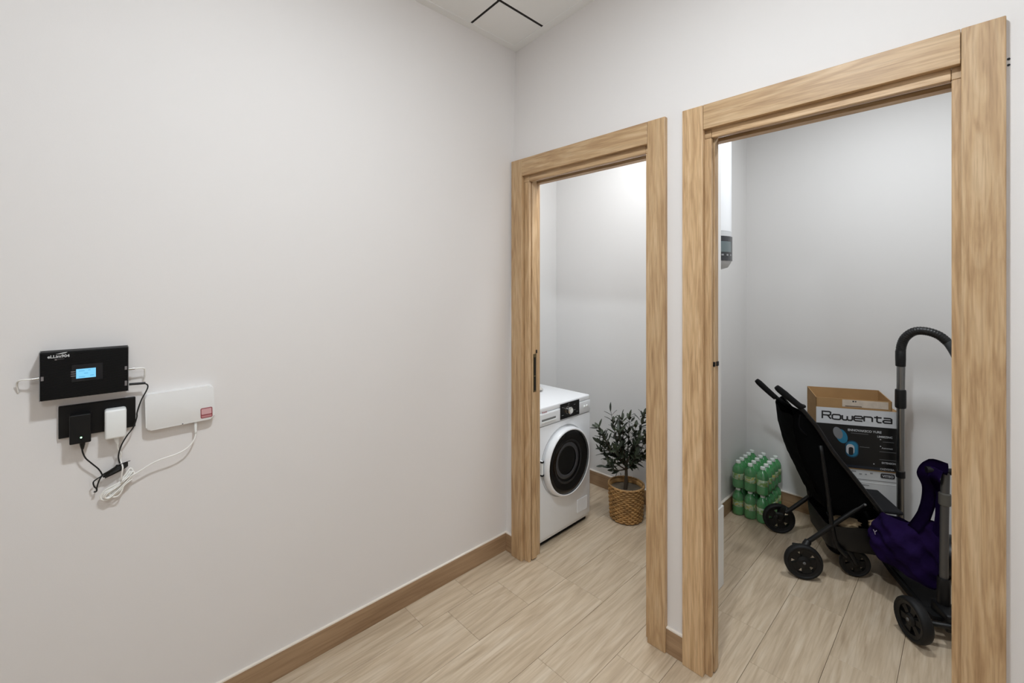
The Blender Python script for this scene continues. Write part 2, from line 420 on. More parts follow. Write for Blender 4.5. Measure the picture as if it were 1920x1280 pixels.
for x, z, w, h in ((-.083, -.004, .005, .011), (.0825, .004, .005, .010), (.0825, -.040, .005, .014)):
    put('port_mark', box(x-w/2, x+w/2, -.0492, -.0484, z-h/2, z+h/2), mat('print_grey', (128, 122, 122), .5), b)
def coax(pts, label, conn):
    a = thing('coax_cable', label, 'cable', W3(*pts[0][:2], .027))
    P = [W3(*p)-a.location for p in pts]
    put('cable', tube(P, .0020, 8), M_CABW, a, True)
    d = (P[1]-P[0]).normalized(); e = P[0]+d*conn
    put('connector', tube([P[0]-d*.003, e], .0036, 10, 1), M_CHROME, a, True, angle=.7)
coax([(-1.737, 1.197, .027), (-1.750, 1.196, .027), (-1.765, 1.196, .024), (-1.775, 1.193, .017), (-1.778, 1.181, .008), (-1.776, 1.160, .001)], 'white coaxial cable leaving the left end of the black signal booster', .012)
coax([(-1.558, 1.198, .027), (-1.543, 1.198, .027), (-1.527, 1.197, .026), (-1.521, 1.190, .02), (-1.521, 1.170, .012), (-1.523, 1.150, .001)], 'white coaxial cable leaving the right end of the black signal booster', .014)

# double socket plate
t = on_wall('socket_plate', 'black double socket plate under the signal booster, two adapters plugged in', 'socket', -1.622, 1.066)
put('plate', box(-.0805, .0805, -.011, 0, -.0445, .0445, bevel=.0015), mat('socket_black', (8, 8, 9), .4, spec=.3), t)
for x in (-.038, .036):
    put('socket_well', lathe([(.0, -.004), (.019, -.004), (.0195, .0125), (.022, .0125), (.022, -.004)], 20, M=Matrix.Translation((x, 0, -.002)) @ RX), M_BLACKM, t, True, angle=.6)

# black adapter and its cable
t = on_wall('power_adapter', 'black power adapter with a lit green spot in the left socket', 'adapter', -1.659, 1.049)
put('body', box(-.0215, .0215, -.046, -.0115, -.040, .040, bevel=.0025, seg=2), mat('adapter_black', (11, 11, 12), .5, spec=.3), t)
put('indicator_led', lathe([(0, .0475), (.002, .0470), (.0022, .0455)], 10, M=Matrix.Translation((.0015, 0, -.0235)) @ RX), mat('led_green', (190, 255, 200), .3, emit=(170, 255, 190), estr=3), t)
put('strain_relief', tube([(.004, -.028, -.039), (.004, -.028, -.048), (.004, -.028, -.062)], [.0065, .006, .0028], 10, 2), M_BLACK, t, True)
inv = Matrix.Translation(t.location) @ t.rotation_euler.to_matrix().to_4x4(); inv = inv.inverted()
def loc_path(pts): return [inv @ W3(*p) for p in pts]
blk = [(-1.655, .990, .028), (-1.655, .980, .027), (-1.649, .959, .024), (-1.636, .939, .022), (-1.623, .92, .02), (-1.616, .904, .018), (-1.616, .896, .018), (-1.626, .891, .02), (-1.633, .884, .02), (-1.631, .871, .02), (-1.626, .862, .018), (-1.627, .854, .016), (-1.632, .855, .016)]
bm = tube(loc_path(blk), .0018, 8)
tube(loc_path([(-1.626, .862, .018), (-1.623, .879, .022), (-1.617, .895, .024), (-1.608, .899, .024)]), .0018, 8, bm=bm)
for k in range(5):   # wound bundle
    o1 = (k-2)*.0022
    tube(loc_path([(-1.612, .896+o1, .018), (-1.600, .903+o1*1.3, .022+abs(o1)), (-1.583, .911+o1*1.5, .024), (-1.565, .915+o1*1.3, .020), (-1.560, .913+o1, .014), (-1.570, .905+o1, .011), (-1.590, .897+o1, .011), (-1.609, .891+o1, .013)]), .0018, 8, bm=bm)
tube(loc_path([(-1.577, .925, .03), (-1.580, .941, .03), (-1.579, .957, .03), (-1.573, .98, .031), (-1.562, 1.003, .033), (-1.548, 1.025, .034), (-1.540, 1.053, .034), (-1.539, 1.069, .034), (-1.53, 1.102, .034), (-1.517, 1.131, .032), (-1.515, 1.144, .03), (-1.523, 1.151, .028), (-1.532, 1.152, .027)]), .0018, 8, bm=bm)
put('cable', bm, M_CABB, t, True)
put('barrel_plug', tube(loc_path([(-1.520, 1.151, .027), (-1.557, 1.153, .027)]), .0035, 10, 1), M_BLACK, t, True, angle=.7)
put('cable_tie', tube(loc_path([(-1.578, .920, .027), (-1.568, .924, .028), (-1.554, .927, .03)]), .0010, 6), M_BLACK, t, True)
put('cable_tie', tube(loc_path([(-1.583, .899, .009), (-1.587, .911, .024), (-1.584, .922, .030), (-1.580, .915, .022), (-1.580, .9, .008)]), .0016, 6), M_BLACK, t, True)

# white adapter and router lead
t = on_wall('power_adapter', 'white rounded power adapter in the right socket', 'adapter', -1.5865, 1.047)
put('body', box(-.0235, .0235, -.046, -.0115, -.042, .042, bevel=.006, seg=3), M_WHITE, t, True)
put('strain_relief', tube([(.002, -.028, -.040), (.003, -.028, -.052), (.005, -.028, -.064)], [.0065, .0055, .0026], 10, 2), M_WHITE, t, True)
inv = (Matrix.Translation(t.location) @ t.rotation_euler.to_matrix().to_4x4()).inverted()
wc = [(-1.5815, .985, .03), (-1.581, .968, .024), (-1.574, .950, .018), (-1.575, .929, .014), (-1.571, .914, .034), (-1.573, .896, .034), (-1.574, .872, .026)]
rc = [(-1.395, 1.0, .018), (-1.395, .968, .02), (-1.402, .946, .024), (-1.421, .927, .028), (-1.449, .917, .03), (-1.483, .912, .03), (-1.509, .902, .028), (-1.532, .889, .026), (-1.553, .879, .025), (-1.573, .869, .024), (-1.593, .861, .022), (-1.609, .853, .02), (-1.618, .840, .018), (-1.615, .827, .018), (-1.603, .823, .018), (-1.589, .833, .02), (-1.575, .845, .022), (-1.567, .859, .022), (-1.553, .873, .02), (-1.547, .888, .018), (-1.553, .901, .018), (-1.561, .892, .02), (-1.573, .874, .022), (-1.589, .857, .022), (-1.599, .842, .02), (-1.593, .829, .02), (-1.581, .828, .022), (-1.573, .839, .024), (-1.567, .856, .024), (-1.549, .869, .022)]
bm = tube(loc_path(wc), .0020, 8)
tube(loc_path(rc), .0020, 8, bm=bm)
for k in range(3):
    dy = .004*(k-1); dd = .016+.004*k
    tube(loc_path([(-1.552+dy, .892, dd), (-1.566+dy, .876, dd+.004), (-1.586+dy, .858, dd+.004), (-1.606+dy, .846, dd+.003), (-1.612+dy, .834, dd), (-1.604+dy, .829, dd), (-1.588+dy, .842, dd), (-1.570+dy, .862, dd), (-1.550+dy, .884, dd), (-1.552+dy, .892, dd)]), .0020, 8, bm=bm)
put('cable', bm, M_CABW, t, True)
put('wrap', tube(loc_path([(-1.569, .876, .012), (-1.573, .864, .012), (-1.574, .868, .032), (-1.569, .878, .032), (-1.567, .874, .012)]), .0017, 8), M_CABW, t, True)
put('lead_plug', tube(loc_path([(-1.395, 1.008, .018), (-1.395, .985, .018), (-1.395, .968, .02)]), [.0042, .0042, .0026], 10, 2), M_WHITE, t, True)

# router
t = on_wall('router', 'flat white rounded router box on the wall right of the socket plate', 'router', -1.433, 1.062, roll=-.028)
bm = prism(rrect(-.087, .087, -.055, .055, .011, 8), -.027, 0)
es = [e for e in bm.edges if all(abs(v.co.y+.027) < 1e-5 for v in e.verts)]
bmesh.ops.bevel(bm, geom=es, offset=.004, segments=2, affect='EDGES', profile=.5)
put('case', bm, mat('router_white', (235, 233, 231), .35), t, True, angle=.9)
stk = put('sticker', prism(rrect(.049, .081, -.048, -.015, .004), -.0275, -.0269), mat('sticker_red', (150, 72, 76), .5), t)
put('sticker_field', prism(rrect(.0515, .0785, -.036, -.0178, .002), -.0279, -.0274), mat('sticker_pink', (214, 168, 170), .5), stk)
put('sticker_field', prism(rrect(.0515, .0785, -.0455, -.0395, .0015), -.0279, -.0274), mat('sticker_rose', (190, 130, 132), .5), stk)
put('reset_slot', prism(rrect(.0005, .0035, -.0545, -.052, .0005), -.0278, -.0265), M_BLACKM, t)

# ------------------------------------------------------------------ washing machine
Wm = .47; Hm = .774; Dm = .50
t = thing('washing_machine', 'white front-loading washing machine behind the narrow door frame', 'washing machine', (.135, .3542, 0), (0, 0, math.radians(90.3)))
h = Wm/2
put('body', box(-h, h, .004, Dm, .028, Hm-.032, bevel=.006, seg=2), M_WHITEG, t, True, angle=.6)
put('worktop', box(-h-.001, h+.001, -.004, Dm, Hm-.030, Hm, bevel=.007, seg=3), mat('worktop_white', (246, 247, 249), .25), t, True, angle=.6)
put('front_panel', box(-h, h, -.006, .004, .05, .668, bevel=.003, seg=2), M_WHITEG, t, True, angle=.6)
put('control_fascia', box(-h, h, -.009, .004, .672, Hm-.031, bevel=.003, seg=2), M_WHITEG, t, True, angle=.6)
put('kick_gap', box(-h+.02, h-.01, .02, Dm-.02, .004, .03), M_BLACKM, t)
for x in (-h+.05, h-.05):
    for y in (.05, Dm-.05): put('foot', lathe([(0, 0), (.02, 0), (.02, .012), (.01, .03), (0, .03)], 14, M=Matrix.Translation((x, y, 0))), M_BLACK, t, True, angle=.6)
disp = put('display_panel', box(-.055, .122, -.0115, -.008, .677, .7695-.031+.027, bevel=.001), mat('display_black', (10, 10, 11), .15), t)
put('programme_dial', lathe([(0, .036), (.017, .035), (.021, .031), (.022, .012), (.024, .0105), (.024, .006)], 24, M=Matrix.Translation((.016, 0, .722)) @ RX), M_CHROME, t, True, angle=.6)
put('dial_face', lathe([(0, .0368), (.015, .0362)], 24, M=Matrix.Translation((.016, 0, .722)) @ RX), M_WHITE, t)
for x, z in ((.075, .744), (.075, .712), (.10, .698), (-.035, .745), (-.035, .70), (.02, .756)):
    put('panel_symbol', box(x-.007, x+.007, -.0119, -.0114, z-.0015, z+.0015), mat('symbol_grey', (120, 122, 124), .5), disp)
for x in (.175, .20):
    put('button', lathe([(0, .0135), (.007, .013), (.008, .008)], 12, M=Matrix.Translation((x, 0, .712)) @ RX), M_WHITE, t, True)
dr = put('detergent_drawer', box(-.228, -.075, -.0105, -.008, .680, .738, bevel=.001), M_WHITEG, t)
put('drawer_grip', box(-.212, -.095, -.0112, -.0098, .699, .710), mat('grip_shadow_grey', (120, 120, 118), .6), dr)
put('drawer_lip', box(-.214, -.093, -.0145, -.010, .689, .698, bevel=.001), M_WHITE, dr)
text('Brandt', .0135, mat('logo_red', (170, 60, 66), .5), t, (-.207, -.0092, .7435), sx=1.05)
# door: white hinged ring, dark bowl, glass
DC = Matrix.Translation((-.012, 0, .438)) @ RX
put('door_recess', lathe([(.205, .0055), (.203, .008), (.199, .008), (.196, .0035)], 48, M=DC), mat('recess_grey', (196, 197, 198), .4), t, True)
dring = put('door_ring', lathe([(.176, .030), (.178, .046), (.181, .050), (.185, .050), (.191, .044), (.194, .030), (.195, .010), (.184, .006)], 48, M=DC), M_WHITEG, t, True)
put('door_glass', lathe([(0, .030), (.06, .031), (.11, .036), (.150, .0465), (.179, .0485), (.181, .040)], 48, M=DC), mat('door_glass_black', (6, 6, 7), .12, spec=.35), dring, True)
put('drum_rim', lathe([(.080, .0350), (.085, .0372), (.096, .0380), (.103, .0355)], 40, M=Matrix.Translation((-.022, 0, .446)) @ RX), mat('drum_grey', (62, 62, 65), .25), dring, True)
put('drum_rim', lathe([(.112, .0385), (.116, .0400), (.122, .0405), (.126, .0395)], 40, M=Matrix.Translation((-.02, 0, .442)) @ RX), mat('drum_grey2', (27, 27, 29), .3), dring, True)
put('door_catch', box(-.2225, -.2105, -.022, -.004, .405, .490, bevel=.003), M_WHITE, dring)
for z in (.411, .484): put('catch_notch', box(-.2245, -.2085, -.024, -.010, z-.004, z+.004), M_BLACK, dring)
put('filter_flap', box(.105, .205, -.0085, -.005, .085, .165, bevel=.002), M_WHITEG, t)

# white cloth heaped at the back of the washing machine
bm = bmesh.new(); bmesh.ops.create_icosphere(bm, subdivisions=3, radius=1)
r2 = random.Random(5)
for v in bm.verts:
    a = math.atan2(v.co.y, v.co.x); k = 1+.16*math.sin(3*a+2*v.co.z*3)+.08*math.sin(7*a)
    v.co = Vector((v.co.x*.085*k, v.co.y*.07*k, max(v.co.z, -.15)*.075*(1-.55*math.hypot(v.co.x, v.co.y)) + .012))
zmin = min(v.co.z for v in bm.verts)
o = put('cloth', bm, mat('cloth_white', (228, 222, 214), .9, bump=.3, bscale=60), None, True, (-.20, .405, Hm-zmin))
tag(o, 'crumpled white cloth on the rear of the washing machine top', 'cloth')

# ------------------------------------------------------------------ olive tree in a woven basket
t = thing('potted_plant', 'small olive tree in a tan woven basket beside the washing machine', 'plant', (.280, .775, 0))
Rr, Hh = .106, .212
bm = bmesh.new()
lathe([(0, .008), (.090, .008), (.094, .012), (.104, .205), (.100, .205), (.098, .180)], 36, bm=bm)
nrow = 17; nseg = 108
for k in range(nrow):
    z = .012+k*(.192/(nrow-1)); R0 = .097+.010*(k/(nrow-1))
    rings = []
    for i in range(nseg):
        a = 2*PI*i/nseg; rr = R0+.0034*math.sin(18*a+PI*k)
        zz = z+.0010*math.sin(9*a+k*1.9)
        ring = []
        for q in range(5):
            b_ = 2*PI*q/5; rad = .0054
            ring.append(bm.verts.new(((rr+rad*.62*math.cos(b_))*math.cos(a), (rr+rad*.62*math.cos(b_))*math.sin(a), zz+rad*1.12*math.sin(b_))))
        rings.append(ring)
    for i in range(nseg):
        A, B = rings[i], rings[(i+1) % nseg]
        for q in range(5): bm.faces.new((A[q], A[(q+1) % 5], B[(q+1) % 5], B[q]))
wick = mat('wicker', (196, 150, 92), .6, bump=.6, bscale=160, var=.4)
o = put('woven_basket', bm, wick, t, True); o['kind'] = 'stuff'
bm = bmesh.new()
for k in range(2):
    ph = k*PI
    pts = [((.1065+.003*math.cos(40*2*PI*i/120+ph))*math.cos(2*PI*i/120), (.1065+.003*math.cos(40*2*PI*i/120+ph))*math.sin(2*PI*i/120), .210+.003*math.sin(40*2*PI*i/120+ph)) for i in range(121)]
    tube(pts, .0042, 6, 1, bm)
put('basket_rim', bm, mat('wicker_rim', (196, 152, 98), .6, bump=.4, bscale=160, var=.3), t, True)
bm = bmesh.new(); bmesh.ops.create_circle(bm, cap_ends=True, segments=28, radius=.099)
bmesh.ops.subdivide_edges(bm, edges=bm.edges[:], cuts=1)
bmesh.ops.triangulate(bm, faces=bm.faces[:])
for v in bm.verts: v.co.z = .178
put('soil', bm, mat('soil_moss', (140, 126, 106), .95, bump=1., bscale=70, var=.5), t)
barkm = mat('bark', (74, 62, 50), .9, bump=.8, bscale=60)
Rv = Vector((.6914, .7225, 0)); Fv = Vector((-.7225, .6914, 0))
base = Vector((-.004, -.004, .17)); top = Vector((-.002, .002, .34))
bm = tube([base, (base+top)/2+Vector((.004, 0, 0)), top], [.013, .010, .009], 10, 4)
# trunk flare
put('trunk', bm, barkm, t, True)
tips = [(-.092, .655, .02), (-.178, .575, -.03), (-.14, .50, .07), (.03, .605, .05), (.112, .655, -.02), (.145, .53, .03), (-.150, .405, .03), (-.06, .56, -.07), (.068, .50, -.08),
        (.125, .39, -.04), (-.115, .345, -.05), (-.02, .50, .10), (.09, .46, .09), (.04, .42, -.11), (-.08, .45, -.10), (.15, .45, .0), (-.03, .62, -.02), (.06, .57, .0), (-.17,.47,-.02)]
bm = bmesh.new(); leafpos = []
rl = random.Random(11)
for (u, z, d) in tips:
    tip = Rv*u+Fv*(d*.75)+Vector((0, 0, z)); st = base+(top-base)*(.72+.28*rl.random())
    mid = st.lerp(tip, .45)+Vector((0, 0, -.02+.03*rl.random()))+Rv*u*.12
    tube([st, mid, tip], [.0045, .003, .0012], 6, 5, bm)
    sp = smooth_pts([st, mid, tip], 10); n = len(sp)
    L = (tip-st).length; cnt = max(7, int(L/.0200))
    for k in range(cnt):
        f = .26+.74*(k/(cnt-1)); i = min(int(f*(n-1)), n-2)
        p = sp[i].lerp(sp[i+1], f*(n-1)-i); dr = (sp[i+1]-sp[i]).normalized()
        leafpos.append((p, dr, k, f))
put('branches', bm, barkm, t, True)
def leaf_mesh(nm, m):
    bm = bmesh.new(); n = 6
    mids = []; ls = []; rs = []
    for i in range(n+1):
        f = i/n; w = .0090*math.sin(PI*min(1, f*.94+.04))**.8; x = f*.050; zz = -.006*f*f
        mids.append(bm.verts.new((x, 0, zz))); ls.append(bm.verts.new((x, w, zz+.0018))); rs.append(bm.verts.new((x, -w, zz+.0018)))
    for i in range(n):
        bm.faces.new((mids[i], mids[i+1], ls[i+1], ls[i])); bm.faces.new((mids[i], rs[i], rs[i+1], mids[i+1]))
    me = bpy.data.meshes.new(nm); bm.to_mesh(me); bm.free(); me.materials.append(m)
    me.polygons.foreach_set('use_smooth', [True]*len(me.polygons)); return me
lm = [leaf_mesh('leaf', mat('leaf_green', (50, 58, 38), .5)), leaf_mesh('leaf', mat('leaf_dark', (38, 46, 31), .5)), leaf_mesh('leaf', mat('leaf_grey', (62, 70, 50), .55))]
rl.shuffle(leafpos)
made = 0
for (p, dr, k, f) in leafpos:
    for s in ((0, 1) if f < .97 else (0,)):
        if made >= 295: break
        ang = (k % 2)*PI/2+s*PI+rl.uniform(-.5, .5)
        side = dr.orthogonal().normalized(); side.rotate(Matrix.Rotation(ang, 3, dr))
        ld = (dr*.75+side*(.75 if f < .97 else .1)).normalized()
        zax = (dr-ld*dr.dot(ld)); zax = zax.normalized() if zax.length > 1e-4 else ld.orthogonal()
        yax = zax.cross(ld); M = Matrix((ld, yax, zax)).transposed()
        o = bpy.data.objects.new('leaf', lm[rl.randrange(3)]); COL.objects.link(o); o.parent = t
        sc_ = rl.uniform(.9, 1.25)
        o.location = p; o.rotation_euler = M.to_euler(); o.scale = (sc_, sc_, sc_); made += 1

# the leaves past the single ones, too small and too many to pick apart
bm = bmesh.new()
for q in range(190):
    (p, dr, k, f) = leafpos[rl.randrange(len(leafpos))]
    p = p+Vector((rl.uniform(-.022, .022), rl.uniform(-.022, .022), rl.uniform(-.02, .012)))
    side = dr.orthogonal().normalized(); side.rotate(Matrix.Rotation(rl.uniform(0, 2*PI), 3, dr))
    ld = (dr*.6+side*.8).normalized(); zax = (dr-ld*dr.dot(ld)).normalized(); yax = zax.cross(ld)
    M = Matrix.Translation(p) @ (Matrix((ld, yax, zax)).transposed() @ Matrix.Scale(rl.uniform(.8, 1.15), 3)).to_4x4()
    n0 = len(bm.verts); bm.from_mesh(lm[0]); bm.verts.ensure_lookup_table()
    bmesh.ops.transform(bm, matrix=M, verts=bm.verts[n0:])
o = put('small_leaves', bm, MATS['leaf_dark'], t, True); o['kind'] = 'stuff'

# ------------------------------------------------------------------ water heater
t = thing('water_heater', 'tall white cylindrical water heater with a dark display panel at its foot', 'water heater', (.722, .79, 1.525))
R_ = .168
put('tank', lathe([(.05, .205), (R_, .205), (R_, .84), (R_-.015, .865), (.08, .88), (0, .882)], 48), M_WHITEG, t, True, angle=.7)
put('base_cap', lathe([(0, 0), (.10, .002), (.150, .018), (.164, .04), (R_+.001, .055), (R_+.001, .204)], 48), mat('heater_grey_white', (206, 207, 208), .4), t, True, angle=.7)
bm = bmesh.new()
def arc_panel(bm, a0, a1, z0, z1, r0, r1, n=14):
    g = []
    for i in range(n+1):
        a = a0+(a1-a0)*i/n
        g.append([bm.verts.new((r*math.cos(a), r*math.sin(a), z)) for r, z in ((r0, z0), (r1, z0), (r1, z1), (r0, z1))])
    for a, b in zip(g, g[1:]):
        for q in range(4): bm.faces.new((a[q], a[(q+1) % 4], b[(q+1) % 4], b[q]))
    bm.faces.new(g[0]); bm.faces.new(g[-1][::-1]); return bm
A = math.radians
put('display_panel', arc_panel(bm, A(-120), A(15), .03+.020, .178, R_-.003, R_+.004), mat('heater_panel', (52, 54, 58), .25), t, True, angle=.7)
put('screen', arc_panel(bmesh.new(), A(-50), A(2), .095, .150, R_+.003, R_+.0052), mat('heater_screen', (104, 116, 118), .2), t, True, angle=.7)
for a in (-26, -14, -2): put('button', arc_panel(bmesh.new(), A(a), A(a+5), .076, .084, R_+.003, R_+.0055, 2), mat('button_grey', (150, 152, 154), .4), t)
put('water_pipe', tube([(-.08, .03, .01), (-.08, .03, -.10), (-.12, .05, -.20), (-.165, .05, -.24)], .009, 10), M_CHROME, t, True)
put('water_pipe', tube([(-.08, -.03, .01), (-.08, -.03, -.10), (-.12, -.05, -.20), (-.165, -.05, -.24)], .009, 10), M_CHROME, t, True)
put('wall_bracket', box(-.172, -.10, -.10, .10, .60, .66), M_WHITE, t)

# ------------------------------------------------------------------ bottles: two shrink-wrapped layers
bmat = mat('green_bottle_plastic', (104, 192, 122), .16, trans=.45, coat=.2)
labm = bpy.data.materials.new('bottle_label'); labm.use_nodes = True
N = labm.node_tree.nodes; Lk = labm.node_tree.links; bs = N['Principled BSDF']; bs.inputs['Roughness'].default_value = .5
tc = N.new('ShaderNodeTexCoord'); vo = N.new('ShaderNodeTexNoise'); vo.inputs['Scale'].default_value = 45; vo.inputs['Detail'].default_value = 1
cr = N.new('ShaderNodeValToRGB'); e = cr.color_ramp.elements; e[0].position = .40; e[0].color = srgb(124, 168, 84); e[1].position = .52; e[1].color = srgb(188, 212, 190)
k = e.new(.64); k.color = srgb(196, 190, 96)
oi = N.new('ShaderNodeObjectInfo'); ad = N.new('ShaderNodeVectorMath'); ad.operation = 'ADD'
Lk.new(tc.outputs['Object'], ad.inputs[0]); Lk.new(oi.outputs['Random'], ad.inputs[1]); Lk.new(ad.outputs[0], vo.inputs['Vector'])
Lk.new(vo.outputs['Fac'], cr.inputs[0]); Lk.new(cr.outputs[0], bs.inputs['Base Color'])
capm = mat('cap_white', (226, 232, 226), .45)
me_body = put('bottle_body', lathe([(0, .004), (.020, .001), (.026, .0), (.0325, .005), (.0336, .014), (.0336, .050), (.0324, .054), (.0324, .094), (.0336, .098), (.0328, .112), (.0275, .128), (.017, .142), (.0125, .150), (.0120, .158), (0, .158)], 22), bmat, None, True, angle=1.2)
me_lab = put('bottle_label', lathe([(.0326, .055), (.0330, .0555), (.0330, .0925), (.0326, .093)], 22), labm, None, True)
me_cap = put('bottle_cap', lathe([(.0125, .151), (.0140, .1515), (.0140, .163), (.0128, .166), (0, .1665)], 16), capm, None, True, angle=.6)
first = True
lay = ('lower', 'upper'); colw = ('left', 'middle', 'right'); roww = ('front row', 'second row', 'third row', 'fourth row', 'row against the wall')
PX, PY = .0705, .0630
for l in range(2):
    for c in range(3):
        for r in range(5):
            loc = (.745+PX*c, 1.334+PY*r, .170*l)
            hidden = (l == 0 and c < 2 and r > 0)
            seen = not hidden
            lab = 'green soft drink bottle in the %s layer, %s, %s column' % (lay[l], roww[r], colw[c]) if seen else 'green soft drink bottle hidden inside the lower layer of the pack'
            bt = thing('drink_bottle', lab, 'bottle', loc, (0, 0, rl.uniform(-.4, .4)), 'green bottles stacked in two wrapped layers')
            for src, nm in ((me_body, 'body'), (me_lab, 'label'), (me_cap, 'cap')):
                q = src if first else src.copy()
                q.name = nm
                if not first: COL.objects.link(q)
                q.parent = bt
            first = False
# thin clear wrap
film = bpy.data.materials.new('shrink_film'); film.use_nodes = True; N = film.node_tree.nodes; Lk = film.node_tree.links
tr = N.new('ShaderNodeBsdfTransparent'); gl = N.new('ShaderNodeBsdfGlossy'); gl.inputs['Roughness'].default_value = .18; ms = N.new('ShaderNodeMixShader'); ms.inputs[0].default_value = .07
nz = N.new('ShaderNodeTexNoise'); nz.inputs['Scale'].default_value = 30; bp = N.new('ShaderNodeBump'); bp.inputs['Strength'].default_value = .5; bp.inputs['Distance'].default_value = .004
Lk.new(nz.outputs['Fac'], bp.inputs['Height']); Lk.new(bp.outputs[0], gl.inputs['Normal'])
Lk.new(tr.outputs[0], ms.inputs[1]); Lk.new(gl.outputs[0], ms.inputs[2]); Lk.new(ms.outputs[0], N['Material Output'].inputs['Surface'])
for l in range(2):
    bm = bmesh.new()
    ring = []
    for z, k in ((.006, 0), (.105, 0), (.138, .012)):
        ring.append([bm.verts.new((x, y, z+.170*l)) for x, y in [(p[0], p[1]) for p in rrect(.745-.0355+k, .745+2*PX+.0355-k, 1.334-.0350+k, 1.334+4*PY+.0335-k, .028-k*.5, 4)]])
    for a, b_ in zip(ring, ring[1:]):
        n = len(a)
        for i in range(n): bm.faces.new((a[i], a[(i+1) % n], b_[(i+1) % n], b_[i]))
    o = put('shrink_wrap', bm, film, None, True)
    tag(o, 'clear shrink film around the %s layer of green bottles' % lay[l], 'plastic wrap', 'film around the bottle layers')

# ------------------------------------------------------------------ cardboard boxes behind the pushchair
BXR = math.atan2(.4755, .880); FLx, FLy = 1.165, 1.31
WB, DB = .388, .150
def slot(z): return (FLx, FLy, z)
t = thing('appliance_box', 'white printed carton at the bottom of the box stack behind the pushchair', 'box', slot(0), (0, 0, BXR))
wc_ = mat('carton_white', (206, 206, 205), .6, var=.06, bscale=60)
put('carton', box(.065, WB-.006, .004, DB, 0, .436, bevel=.002), wc_, t)
gp = mat('print_dark', (48, 48, 50), .6); gl_ = mat('print_line', (142, 142, 142), .6)
put('printed_line', box(.068, WB-.010, .0030, .0045, .383, .386), gl_, t)
put('printed_line', box(.068, WB-.010, .0030, .0045, .368, .3705), mat('carton_bright', (232, 232, 230), .5), t)
put('label_patch', prism(rrect(.302, .366, .402, .428, .008), .0028, .0042), gp, t)
text('VITEO', .017, mat('print_white', (205, 205, 205), .5), t, (.310, .0027, .4085), sx=1.05, bold=.0003)
for x, z, w in ((.17, .425, .02), (.205, .413, .012), (.232, .414, .008), (.255, .422, .012)):
    put('small_print', box(x, x+w, .0030, .0042, z-.004, z+.003), gl_, t)
put('small_print', box(.19, .25, .0030, .0042, .352, .357), gl_, t)

t = thing('vacuum_box', 'printed vacuum cleaner carton with a silver band over black, on the white carton', 'box', slot(.4362), (0, 0, BXR))
z0 = .4362
card = mat('cardboard', (164, 128, 84), .85, var=.1, bscale=80, bump=.1)
bm = box(0, WB, 0, DB, 0, .3295, bevel=.0015)
put('carton', bm, card, t)
put('silver_band', box(.001, WB-.001, -.0012, .0005, .677-z0, .7655-z0), mat('silver_print', (204, 205, 207), .45), t)
put('black_print', box(.001, WB-.001, -.0011, .0005, .4425-z0, .677-z0), mat('black_print', (13, 13, 14), .4), t)
put('blue_band', box(.10, .30, -.0013, -.0010, .446-z0, .458-z0), mat('navy_print', (28, 36, 48), .4), t)
st = {
 'R': ([[(0, 0), (0, 1), (.74, 1), (.88, .92), (.88, .60), (.74, .50), (0, .50)], [(.55, .50), (.92, 0)]], 1.06),
 'o': ([[(.13, 0), (.75, 0), (.88, .12), (.88, .53), (.75, .65), (.13, .65), (0, .53), (0, .12), (.13, 0)]], 1.06),
 'w': ([[(0, .65), (0, .14), (.12, 0), (.40, 0), (.52, .14), (.52, .55)], [(.52, .14), (.64, 0), (.92, 0), (1.04, .14), (1.04, .65)]], 1.22),
 'e': ([[(.0, .33), (.86, .33), (.86, .53), (.74, .65), (.13, .65), (0, .53), (0, .12), (.13, 0), (.86, 0)]], 1.04),
 'n': ([[(0, 0), (0, .65), (.68, .65), (.82, .53), (.82, 0)]], 1.0),
 't': ([[(.30, .86), (.30, .13), (.42, 0), (.76, 0)], [(0, .65), (.76, .65)]], .92),
 'a': ([[(.05, .65), (.70, .65), (.84, .53), (.84, 0), (.13, 0), (0, .10), (0, .24), (.13, .35), (.84, .35)]], .9)}
ink = mat('ink_black', (22, 22, 24), .5)
u = .046; xx = .030; zz = .703-z0
tot = sum(st[c][1] for c in 'Rowenta')*u; kx = .322/tot
for c in 'Rowenta':
    bm = bmesh.new()
    for ln in st[c][0]: ribbon(bm, [(xx+p[0]*u*kx, zz+p[1]*u*.86) for p in ln], .0074, -.0012)
    put('letter', bm, ink, t); xx += st[c][1]*u*kx
pw = mat('print_light', (186, 188, 190), .5); pg = mat('print_mid', (120, 122, 124), .5)
text('ENNOVAKECO YURE', .0165, pw, t, (.150, -.0013, .6445-z0), sx=.98, bold=.0004)
text('LIMBEZINC', .0145, pw, t, (.285, -.0013, .6215-z0), sx=.95, bold=.0003)
text('Autotract', .013, pw, t, (.305, -.0013, .562-z0), sx=.95)
text('EXTENSION', .0135, pw, t, (.305, -.0013, .482-z0), sx=.86, bold=.0002)
text('CAZYSYSIA', .0135, pw, t, (.298, -.0013, .448-z0), sx=.92, bold=.0003)
for x0, x1, z in ((.165, .245, .634), (.295, .37, .546), (.295, .37, .503), (.31, .36, .600), (.205, .25, .562)):
    put('printed_rule', box(x0, x1, -.0014, -.0011, z-z0-.0009, z-z0+.0009), pg, t)
for x, z in ((.300, .612), (.300, .575), (.270, .476)): put('printed_dot', prism(ell(x, z-z0, .003, .003, 10), -.0014, -.0010), pw, t)
teal = mat('print_teal', (38, 116, 148), .4); teald = mat('print_teal_dark', (22, 74, 100), .4)
